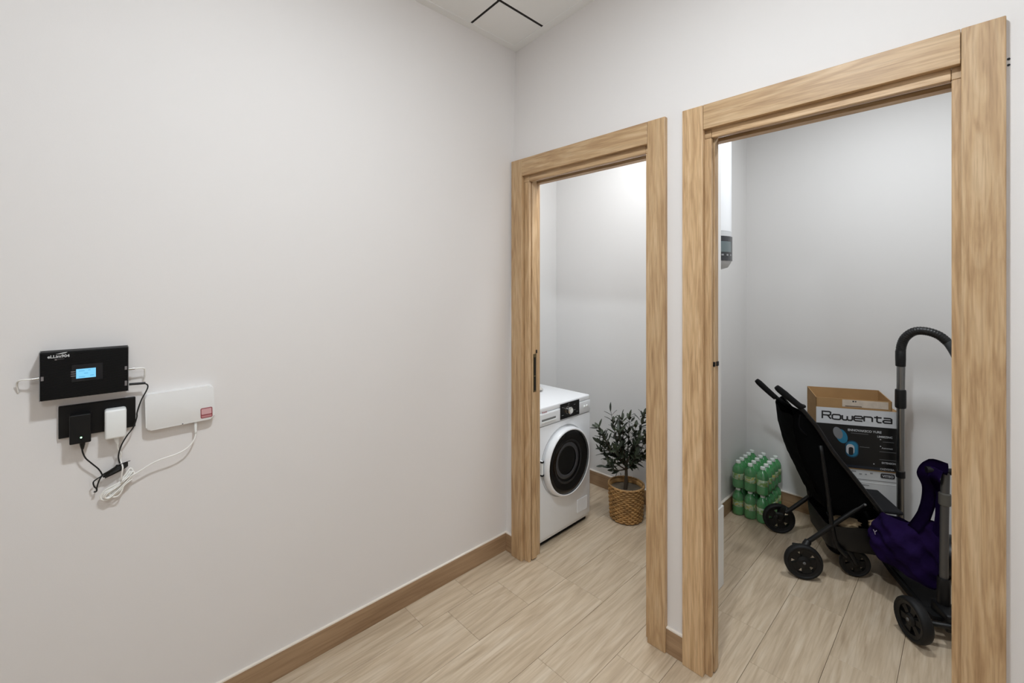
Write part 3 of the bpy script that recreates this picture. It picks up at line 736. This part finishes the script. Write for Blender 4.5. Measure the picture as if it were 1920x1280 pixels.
# the two pictured vacuum cleaners
put('picture', prism(ell(.122, .612-z0, .026, .040, 24, .35), -.0014, -.0010), teal, t)
put('picture', prism(ell(.104, .628-z0, .021, .034, 24, .35), -.0017, -.0012), pg, t)
put('picture', prism(rrect(.140, .200, .500-z0, .592-z0, .028), -.0014, -.0010), teald, t)
put('picture', prism(rrect(.146, .196, .506-z0, .586-z0, .024), -.0016, -.0011), teal, t)
put('picture', prism(rrect(.143, .181, .515-z0, .572-z0, .018), -.0018, -.0012), pw, t)
put('picture', prism(rrect(.154, .176, .512-z0, .556-z0, .009), -.0020, -.0013), ink, t)

t = thing('open_box', 'open brown cardboard tray with a paper label, topmost on the vacuum carton', 'box', slot(.7662), (0, 0, BXR))
zb = .7662; th = .004; WT = .352
put('base', box(0, WT, 0, DB, 0, .004), card, t)
put('front_wall', box(0, WT, 0, th, .004, .0525), card, t)
put('back_wall', box(0, WT, DB-th, DB, .004, .082), card, t)
for nm, x in (('side_wall', 0), ('side_wall', WT-th)):
    put(nm, prism([(0, .004), (DB, .004), (DB, .082), (0, .0525)], 0, th), card, t, rot=(0, 0, PI/2), loc=(x+th, 0, 0))
tape = put('paper_label', box(.125, .335, -.001, .0002, .010, .049), mat('paper_label', (200, 186, 170), .7, var=.12, bscale=300), t)
put('label_print', box(.172, .180, -.0014, -.0008, .038, .045), gp, tape)
put('label_print', box(.184, .190, -.0014, -.0008, .038, .045), gp, tape)
put('label_print', box(.138, .215, -.0014, -.0008, .012, .017), mat('print_brown', (110, 92, 76), .6), tape)

# ------------------------------------------------------------------ upright vacuum tube and hose
VX, VY = 1.512, 1.44
t = thing('vacuum_cleaner', 'vacuum cleaner with upright steel tube and arched black hose beside the cartons', 'vacuum', (VX, VY, 0))
put('steel_tube', tube([(0, 0, .05), (0, 0, 1.04)], .0165, 20, 1), M_METAL, t, True, angle=.7)
put('inner_tube', tube([(0, 0, .84), (.002, 0, 1.03)], .0175, 20, 1), M_METAL, t, True, angle=.7)
put('tube_collar', lathe([(.018, .80), (.0225, .803), (.0235, .812), (.0235, .888), (.0225, .897), (.018, .90)], 20), M_BLACK, t, True, angle=.7)
put('tube_collar', lathe([(.0168, .435), (.0195, .437), (.0195, .470), (.0168, .472)], 20), M_BLACK, t, True, angle=.7)
put('hose_socket', lathe([(.018, 1.02), (.021, 1.022), (.022, 1.06), (.022, 1.10), (.019, 1.104)], 20), M_BLACK, t, True, angle=.7)
hp = [(0, 0, 1.08), (.004, 0, 1.13), (.020, -.002, 1.175), (.055, -.004, 1.208), (.100, -.006, 1.212), (.145, -.008, 1.195), (.175, -.008, 1.165)]
sp = smooth_pts(hp, 14); bm = bmesh.new(); rad = [.0215 if (i % 3) else .0200 for i in range(len(sp))]
tube(sp, rad, 16, 1, bm)
put('hose', bm, mat('hose_black', (15, 16, 17), .42), t, True)
put('hand_grip', tube([(.168, -.008, 1.174), (.19, -.008, 1.138), (.214, -.008, 1.075), (.222, -.008, 1.0)], .0195, 16, 5), mat('grip_grey', (64, 68, 72), .35), t, True)
hp2 = [(.222, -.008, 1.0), (.226, -.01, .8), (.225, -.01, .5), (.22, -.02, .28), (.20, -.03, .16)]
put('hose', tube(hp2, .0175, 14, 8), MATS['hose_black'], t, True)
bm = bmesh.new(); bmesh.ops.create_uvsphere(bm, u_segments=20, v_segments=12, radius=1)
for v in bm.verts: v.co = Vector((v.co.x*.11+.20, v.co.y*.12+.02, max(-.9, v.co.z)*.10+.095))
put('motor_body', bm, mat('vacuum_dark', (24, 26, 28), .35), t, True)
put('floor_head', box(-.05, .11, -.045, .045, .0, .045, bevel=.012, seg=2), M_BLACK, t, True, angle=.8)

# ------------------------------------------------------------------ wheels
rubber = mat('rubber_black', (15, 15, 16), .6, spec=.35); hubm = mat('hub_black', (10, 10, 11), .45, spec=.35); hubg = mat('hub_grey', (96, 96, 96), .4)
def wheel(parent, loc, r, w, spokes, rotz=0., nm='wheel', hubr=.36, sw=1.):
    M = RX
    prof = [(r*.80, -w/2*.8), (r*.90, -w/2), (r*.97, -w/2*.7), (r, -w/2*.25), (r, w/2*.25), (r*.97, w/2*.7), (r*.90, w/2), (r*.80, w/2*.8)]
    tire = put(nm, lathe(prof, 36, M=M, closed=True), rubber, parent, True, loc, (0, 0, rotz))
    bm = bmesh.new()
    lathe([(r*.66, -w*.32), (r*.80, -w*.40), (r*.82, 0), (r*.80, w*.40), (r*.66, w*.32)], 30, bm, M, closed=True)
    lathe([(0, -w*.5), (r*.20, -w*.46), (r*hubr, -w*.3), (r*hubr, w*.3), (r*.20, w*.46), (0, w*.5)], 24, bm, M)
    for k in range(spokes):
        a = 2*PI*k/spokes+.3; b2 = bmesh.new()
        q = [(-.17*r*sw, .20*r), (.17*r*sw, .20*r), (.28*r*sw, .72*r), (-.28*r*sw, .72*r)]
        prism(q, -w*.24, w*.24, b2)
        bmesh.ops.rotate(b2, verts=b2.verts[:], cent=(0, 0, 0), matrix=Matrix.Rotation(a, 3, 'Y'))
        me = bpy.data.meshes.new('tmp'); b2.to_mesh(me); b2.free(); bm.from_mesh(me); bpy.data.meshes.remove(me)
    put('spoked_hub', bm, hubm, tire)
    put('axle_cap', lathe([(0, w*.56), (r*.07, w*.54), (r*.09, w*.46)], 12, M=M), hubg, tire, True)
    return tire

# ------------------------------------------------------------------ pushchair (local x forward, local y away from the camera)
t = thing('pushchair', 'black folding pushchair with reclined fabric seat in front of the cartons', 'pushchair', (1.196, .902, 0), (0, 0, math.atan2(.486, .874)))
fab = mat('black_fabric', (10, 10, 11), .9, bump=.3, bscale=500, spec=.1)
frm = mat('frame_black', (10, 10, 11), .42, spec=.35)
YN, YF = .030, .345
for y, f in ((YN, 0), (YF, 1)):
    put('frame_tube', tube([(-.040, y, .812), (.022, y, .765), (.075, y, .712),] [:3] + [(.132, y, .633), (.220, y, .515), (.306, y, .397), (.37, y, .31)] if f else [(-.010, y, .842), (.066, y, .745), (.132, y, .633), (.220, y, .515), (.306, y, .397), (.37, y, .31)], .0115, 10, 4), frm, t, True)
    put('handle_grip', tube([(-.134, y, .900), (-.118, y, .884), (-.075, y, .842), (-.036, y, .806)] if f else [(-.110, y, .932), (-.094, y, .916), (-.045, y, .874), (.002, y, .834)], [.012, .0160, .0155, .0145], 12, 4), mat('foam_black', (12, 12, 13), .8, spec=.2), t, True)
    put('front_leg', tube([(.082, y, .655), (.110, y, .45), (.132, y, .266), (.152, y, .175), (.195, y, .128)], .0105, 10, 4), frm, t, True)
    put('rear_leg', tube([(.268, y, .395), (.15, y, .285), (.040, y, .180), (.012, y, .158)], .0110, 10, 4), frm, t, True)
    yo = -.0 if y == YN else .425
    put('wheel_housing', tube([(.030, y, .172), (.012, (y+yo)/2, .150), (.004, yo+(.022 if y == YN else -.022), .100), (0, yo+(.020 if y == YN else -.020), .084)], [.016, .017, .014, .010], 10, 4), M_BLACK, t, True)
    put('brake_pedal', box(-.038, .004, y-.012, y+.012, .138, .150, bevel=.003), M_BLACK, t)
    wheel(t, (0, yo, .084), .084, .036, 5, 0, 'rear_wheel')
    put('front_fork', tube([(.190, y+(.05 if y == YN else -.05), .140), (.225, y+(.05 if y == YN else -.05), .120), (.25, y+(.045 if y == YN else -.045), .068)], [.014, .013, .009], 10, 4), M_BLACK, t, True)
    put('fork_arm', tube([(.190, y, .134), (.190, y+(.05 if y == YN else -.05), .138)], .011, 10, 1), M_BLACK, t, True)
    wheel(t, (.250, y+(.065 if y == YN else -.065), .068), .066, .030, 5, 0, 'front_wheel')
    put('pivot_bolt', lathe([(0, .0145), (.005, .013), (.006, .009)], 10, M=Matrix.Translation((.265, y, .392)) @ RX), hubg, t, True)
put('cross_brace', tube([(.155, YN, .178), (.155, YF, .178)], .009, 10, 1), frm, t, True)
put('cross_brace', tube([(.012, YN, .842), (.030, .19, .82), (.012, YF, .842)], .009, 10, 4), frm, t, True)
put('footrest_bar', tube([(.37, YN, .31), (.40, YN, .285), (.40, YF, .285), (.37, YF, .31)], .0105, 10, 1), frm, t, True)
# fabric seat: a sling between the tubes with closed side gussets
front = [(-.002, .822), (.060, .745), (.128, .633), (.216, .515), (.300, .400)]
rear = [(-.038, .790), (-.026, .686), (.004, .567), (.048, .467), (.096, .365), (.17, .318), (.30, .372)]
def resample(P, n):
    P = smooth_pts([(p[0], 0, p[1]) for p in P], 8); L = [0]
    for a, b_ in zip(P, P[1:]): L.append(L[-1]+(b_-a).length)
    out = []
    for i in range(n):
        s = L[-1]*i/(n-1); k = max(j for j in range(len(L)) if L[j] <= s+1e-9); k = min(k, len(P)-2)
        f = (s-L[k])/max(L[k+1]-L[k], 1e-9); out.append(P[k].lerp(P[k+1], f))
    return out
nF = 26; fr = resample(front, nF); re = resample(rear, nF)
bm = bmesh.new(); ny = 12; G = []
for i in range(nF):
    rw = []
    for j in range(ny+1):
        y = YN+.004+(YF-YN-.008)*j/ny; sag = math.sin(PI*j/ny)
        p = re[i]; w = .004*math.sin(i*1.7+j*.9)
        rw.append(bm.verts.new((p.x-.012*sag+w*.4, y, p.z-.012*sag+w)))
    G.append(rw)
for i in range(nF-1):
    for j in range(ny): bm.faces.new((G[i][j], G[i][j+1], G[i+1][j+1], G[i+1][j]))
bmesh.ops.solidify(bm, geom=bm.faces[:], thickness=.004)
put('backrest_fabric', bm, fab, t, True)
for y in (YN+.003, YF-.003):
    bm = bmesh.new(); G = []; sgn = 1 if y < .2 else -1
    for i in range(nF):
        rw = []
        for j in range(7):
            p = fr[i].lerp(re[i], j/6); rw.append(bm.verts.new((p.x, y-sgn*.012*math.sin(PI*j/6)*(.4+.6*math.sin(i*.5)**2), p.z)))
        G.append(rw)
    for i in range(nF-1):
        for j in range(6): bm.faces.new((G[i][j], G[i][j+1], G[i+1][j+1], G[i+1][j]))
    bmesh.ops.solidify(bm, geom=bm.faces[:], thickness=.003)
    put('side_gusset', bm, fab, t, True)
# seat pad lying between the tubes (front of the sling)
bm = bmesh.new(); G = []
for i in range(nF):
    rw = []
    for j in range(9):
        y = YN+.008+(YF-YN-.016)*j/8; p = fr[i].lerp(re[i], .30*math.sin(PI*j/8))
        rw.append(bm.verts.new((p.x, y, p.z)))
    G.append(rw)
for i in range(nF-1):
    for j in range(8): bm.faces.new((G[i][j], G[i][j+1], G[i+1][j+1], G[i+1][j]))
bmesh.ops.solidify(bm, geom=bm.faces[:], thickness=.006)
put('seat_pad', bm, fab, t, True)
put('calf_rest', box(.335, .445, YN+.05, YF-.012, .335, .352, bevel=.007, seg=2), mat('calf_grey', (28, 28, 30), .8, spec=.2), t, True, angle=.8)
# underseat basket, open at the top
bm = bmesh.new(); ring = []
for k, (z, ins) in enumerate(((.135, .035), (.150, .010), (.215, .0), (.265, -.004), (.262, .002), (.215, .006), (.155, .016), (.145, .04))):
    x0, x1 = .115+ins*.8, .415-ins; y0, y1 = YN+.0+ins, YF-ins
    ring.append([bm.verts.new((p[0], p[1], z+(.02 if k in (3, 4) else 0)*((p[0]-.12)/.3 if k in (3, 4) else 0))) for p in rrect(x0, x1, y0, y1, .04, 4)])
for a, b_ in zip(ring, ring[1:]):
    n = len(a)
    for i in range(n): bm.faces.new((a[i], a[(i+1) % n], b_[(i+1) % n], b_[i]))
bm.faces.new(ring[0][::-1]); bm.faces.new(ring[-1])
put('storage_basket', bm, mat('basket_black', (13, 13, 14), .5, spec=.4, bump=.3, bscale=120), t, True, angle=.9)
put('basket_flap', prism([(.098, .365), (.124, .281), (.163, .182), (.205, .122), (.37, .122), (.37, .33)], YF-.006, YF-.002), fab, t)
for x in (.13, .40): put('basket_strap', tube([(x, YN, .27), (x+(.0 if x > .2 else -.02), YN, .33)], .004, 8, 1), fab, t, True)
put('strap', tube([(-.006, YN-.006, .80), (-.012, YN-.008, .74), (.02, YN-.008, .70)], .004, 8), fab, t, True)
# beige contents of the basket
def world(o, p): return o.matrix_basis @ Vector(p)
for (x, y, sx, sy, sz, lab) in ((.21, .10, .060, .045, .022, 'crumpled beige paper near the rear of the pushchair basket'), (.345, .10, .034, .035, .026, 'small beige paper parcel near the front of the pushchair basket')):
    bm = bmesh.new(); bmesh.ops.create_icosphere(bm, subdivisions=3, radius=1)
    for v in bm.verts:
        k = 1+.13*math.sin(9*v.co.x+5*v.co.y)+.1*math.sin(11*v.co.z+7*v.co.y)
        v.co = Vector((v.co.x*sx*k, v.co.y*sy*k, v.co.z*sz*k))
    zm = min(v.co.z for v in bm.verts)
    M_ = t.location; r_ = t.rotation_euler.to_matrix()
    o = put('crumpled_paper', bm, mat('paper_beige', (176, 152, 118), .85), None, True, M_+r_ @ Vector((x, y, .262)), (0, 0, t.rotation_euler.z))
    tag(o, lab, 'paper')

# ------------------------------------------------------------------ kick scooter (local x forward = towards the camera)
t = thing('kick_scooter', 'black three-wheeled kick scooter with grey steering tube by the wide door frame', 'scooter', (1.690, .930, 0), (0, 0, math.atan2(-.88, .47)))
put('deck', prism([(-.40, .062), (-.30, .052), (-.02, .052), (.055, .075), (.055, .092), (-.02, .078), (-.30, .074), (-.40, .082)], -.062, .062), M_BLACKM, t)
put('deck_grip', box(-.30, -.03, -.05, .05, .0765, .0795, bevel=.001), M_BLACKM, t)
put('steering_block', box(-.030, .085, -.032, .032, .050, .120, bevel=.008, seg=2), M_BLACK, t, True, angle=.8)
put('stem_sleeve', lathe([(.020, .06), (.0215, .065), (.0215, .222), (.019, .228)], 18), M_BLACK, t, True, angle=.7)
put('stem_foot', lathe([(.0, .020), (.014, .022), (.018, .03), (.018, .06)], 14), M_BLACK, t, True, angle=.7)
put('steering_tube', tube([(0, 0, .20), (-.004, .004, .45), (-.008, .010, .665)], .0145, 18, 1), mat('tube_grey', (96, 95, 94), .35, metal=.6), t, True, angle=.7)
put('clamp', lathe([(.0145, .525), (.020, .530), (.020, .575), (.0145, .58)], 16, M=Matrix.Translation((-.007, .007, 0))), mat('clamp_grey', (88, 86, 80), .4), t, True, angle=.7)
put('front_axle', tube([(.088, -.142, .082), (.088, .142, .082)], .010, 12, 1), M_BLACK, t, True)
for s in (-1, 1): wheel(t, (.088, s*.142, .082), .082, .044, 6, A(13), 'front_wheel', .3, .62)
put('rear_fork', prism([(-.44, .05), (-.36, .062), (-.36, .082), (-.44, .06)], -.026, -.020), M_BLACK, t)
put('rear_fork', prism([(-.44, .05), (-.36, .062), (-.36, .082), (-.44, .06)], .020, .026), M_BLACK, t)
put('rear_axle', tube([(-.435, -.026, .055), (-.435, .026, .055)], .006, 10, 1), M_METAL, t, True)
wheel(t, (-.435, 0, .055), .055, .026, 5, 0, 'rear_wheel')
put('handlebar', tube([(-.008, -.055, .668), (-.008, .08, .668)], .0135, 14, 1), M_BLACK, t, True, angle=.7)
put('grip', tube([(-.008, .080, .668), (-.008, .15, .668)], .0165, 14, 1), M_BLACKM, t, True, angle=.7)

# ------------------------------------------------------------------ purple tote bag hung from the scooter handlebar
P0 = Vector((1.452, 1.072, 0)); P1 = Vector((1.685, .990, 0)); wv = (P1-P0).normalized(); dv = Vector((-wv.y, wv.x, 0))
LW = (P1-P0).length; PC = (P0+P1)/2
t = thing('tote_bag', 'dark purple fabric tote bag hanging from the scooter handlebar', 'bag', (PC.x, PC.y, .130), (0, 0, math.atan2(wv.y, wv.x)))
pur = mat('purple_fabric', (34, 17, 64), .9, bump=.5, bscale=90, spec=.1, var=.4)
bm = bmesh.new(); nv, nu = 22, 48; G = []
for i in range(nv+1):
    v = i/nv; rw = []
    hw = LW/2*(.80+.32*math.sin(PI*min(v*.8+.12, 1)))*(1-.10*v*v); hd = .062*(math.sin(PI*min(1, .10+v*.86))**.6)*(1-.45*v)
    for j in range(nu):
        a = 2*PI*j/nu; ca, sa = math.cos(a), math.sin(a)
        x = hw*math.copysign(abs(ca)**.75, ca); y = hd*math.copysign(abs(sa)**.8, sa)
        f = .012*math.sin(5*a+6*v)+.010*math.sin(3.2*(x*22+v*7))+.007*math.sin(x*60-v*16)
        y += f*math.copysign(1, sa)*(.4+.6*math.sin(PI*v))
        zt = .262+.018*math.sin(x*22+.6)-.030*math.exp(-((x-.01)/.05)**2)+(.030 if x > 0 else .0)*(x/(LW/2))
        zb = .045*(1-(x/(LW/2)+1)/2)*.9
        rw.append(bm.verts.new((x-.012*(1-v), y, zb+(zt-zb)*v)))
    G.append(rw)
for i in range(nv):
    for j in range(nu): bm.faces.new((G[i][j], G[i][(j+1) % nu], G[i+1][(j+1) % nu], G[i+1][j]))
bm.faces.new(G[0][::-1])
put('bag_body', bm, pur, t, True)
inv = (Matrix.Translation(t.location) @ t.rotation_euler.to_matrix().to_4x4()).inverted()
sc_m = Matrix.Translation((1.690, .930, 0)) @ Matrix.Rotation(math.atan2(-.88, .47), 4, 'Z')
def strap(pts, w, nm='strap'):
    """broad flat band through points given in the bag's own frame"""
    P = smooth_pts(pts, 6); bm = bmesh.new(); rows_ = []
    for i, p in enumerate(P):
        tg = (P[min(i+1, len(P)-1)]-P[max(i-1, 0)]).normalized()
        sd = tg.cross(Vector((0, 1, .0))); sd = sd.normalized() if sd.length > .05 else Vector((1, 0, 0))
        nn = sd.cross(tg)
        rows_.append([bm.verts.new(p+sd*w*(k/4-.5)+nn*.006*math.cos(PI*(k/4-.5))) for k in range(5)])
    for a, b_ in zip(rows_, rows_[1:]):
        for k in range(4): bm.faces.new((a[k], a[k+1], b_[k+1], b_[k]))
    bmesh.ops.solidify(bm, geom=bm.faces[:], thickness=.004)
    return put(nm, bm, pur, t, True)
barL = inv @ (sc_m @ Vector((-.008, -.035, .668)))
strap([(.035, -.030, .235), (.075, -.030, .33), (.085, -.022, .43), barL+Vector((-.025, -.012, -.03)), barL+Vector((-.005, -.004, .017)), barL+Vector((.035, .004, .019))], .045)
strap([(.115, -.020, .24), (.125, -.016, .34), (.118, -.012, .45), barL+Vector((.012, -.014, -.03)), barL+Vector((.02, -.008, .014))], .040)
strap([(.03, .030, .22), (.06, .03, .34), (.09, .024, .46), barL+Vector((-.012, .016, -.02)), barL+Vector((.0, .006, .020)), barL+Vector((.05, .0, .021))], .05)
put('bag_mark', ribbon(ribbon(bmesh.new(), [(-.106, .170), (-.100, .160), (-.092, .172)], .003, 0), [(-.100, .160), (-.098, .150)], .003, 0), mat('print_lilac', (168, 160, 176), .6), t, loc=(0, -.052, 0))

# small dark wall hook at the back of the store room
o = put('wall_hook', lathe([(0, .016), (.007, .015), (.008, .006), (.012, .004), (.012, 0), (0, 0)], 12, M=Matrix.Translation((1.862, 1.65, 1.0)) @ RX), mat('hook_dark', (60, 56, 50), .5), None, True, angle=.7)
tag(o, 'small dark round hook on the back wall of the store room', 'hook')
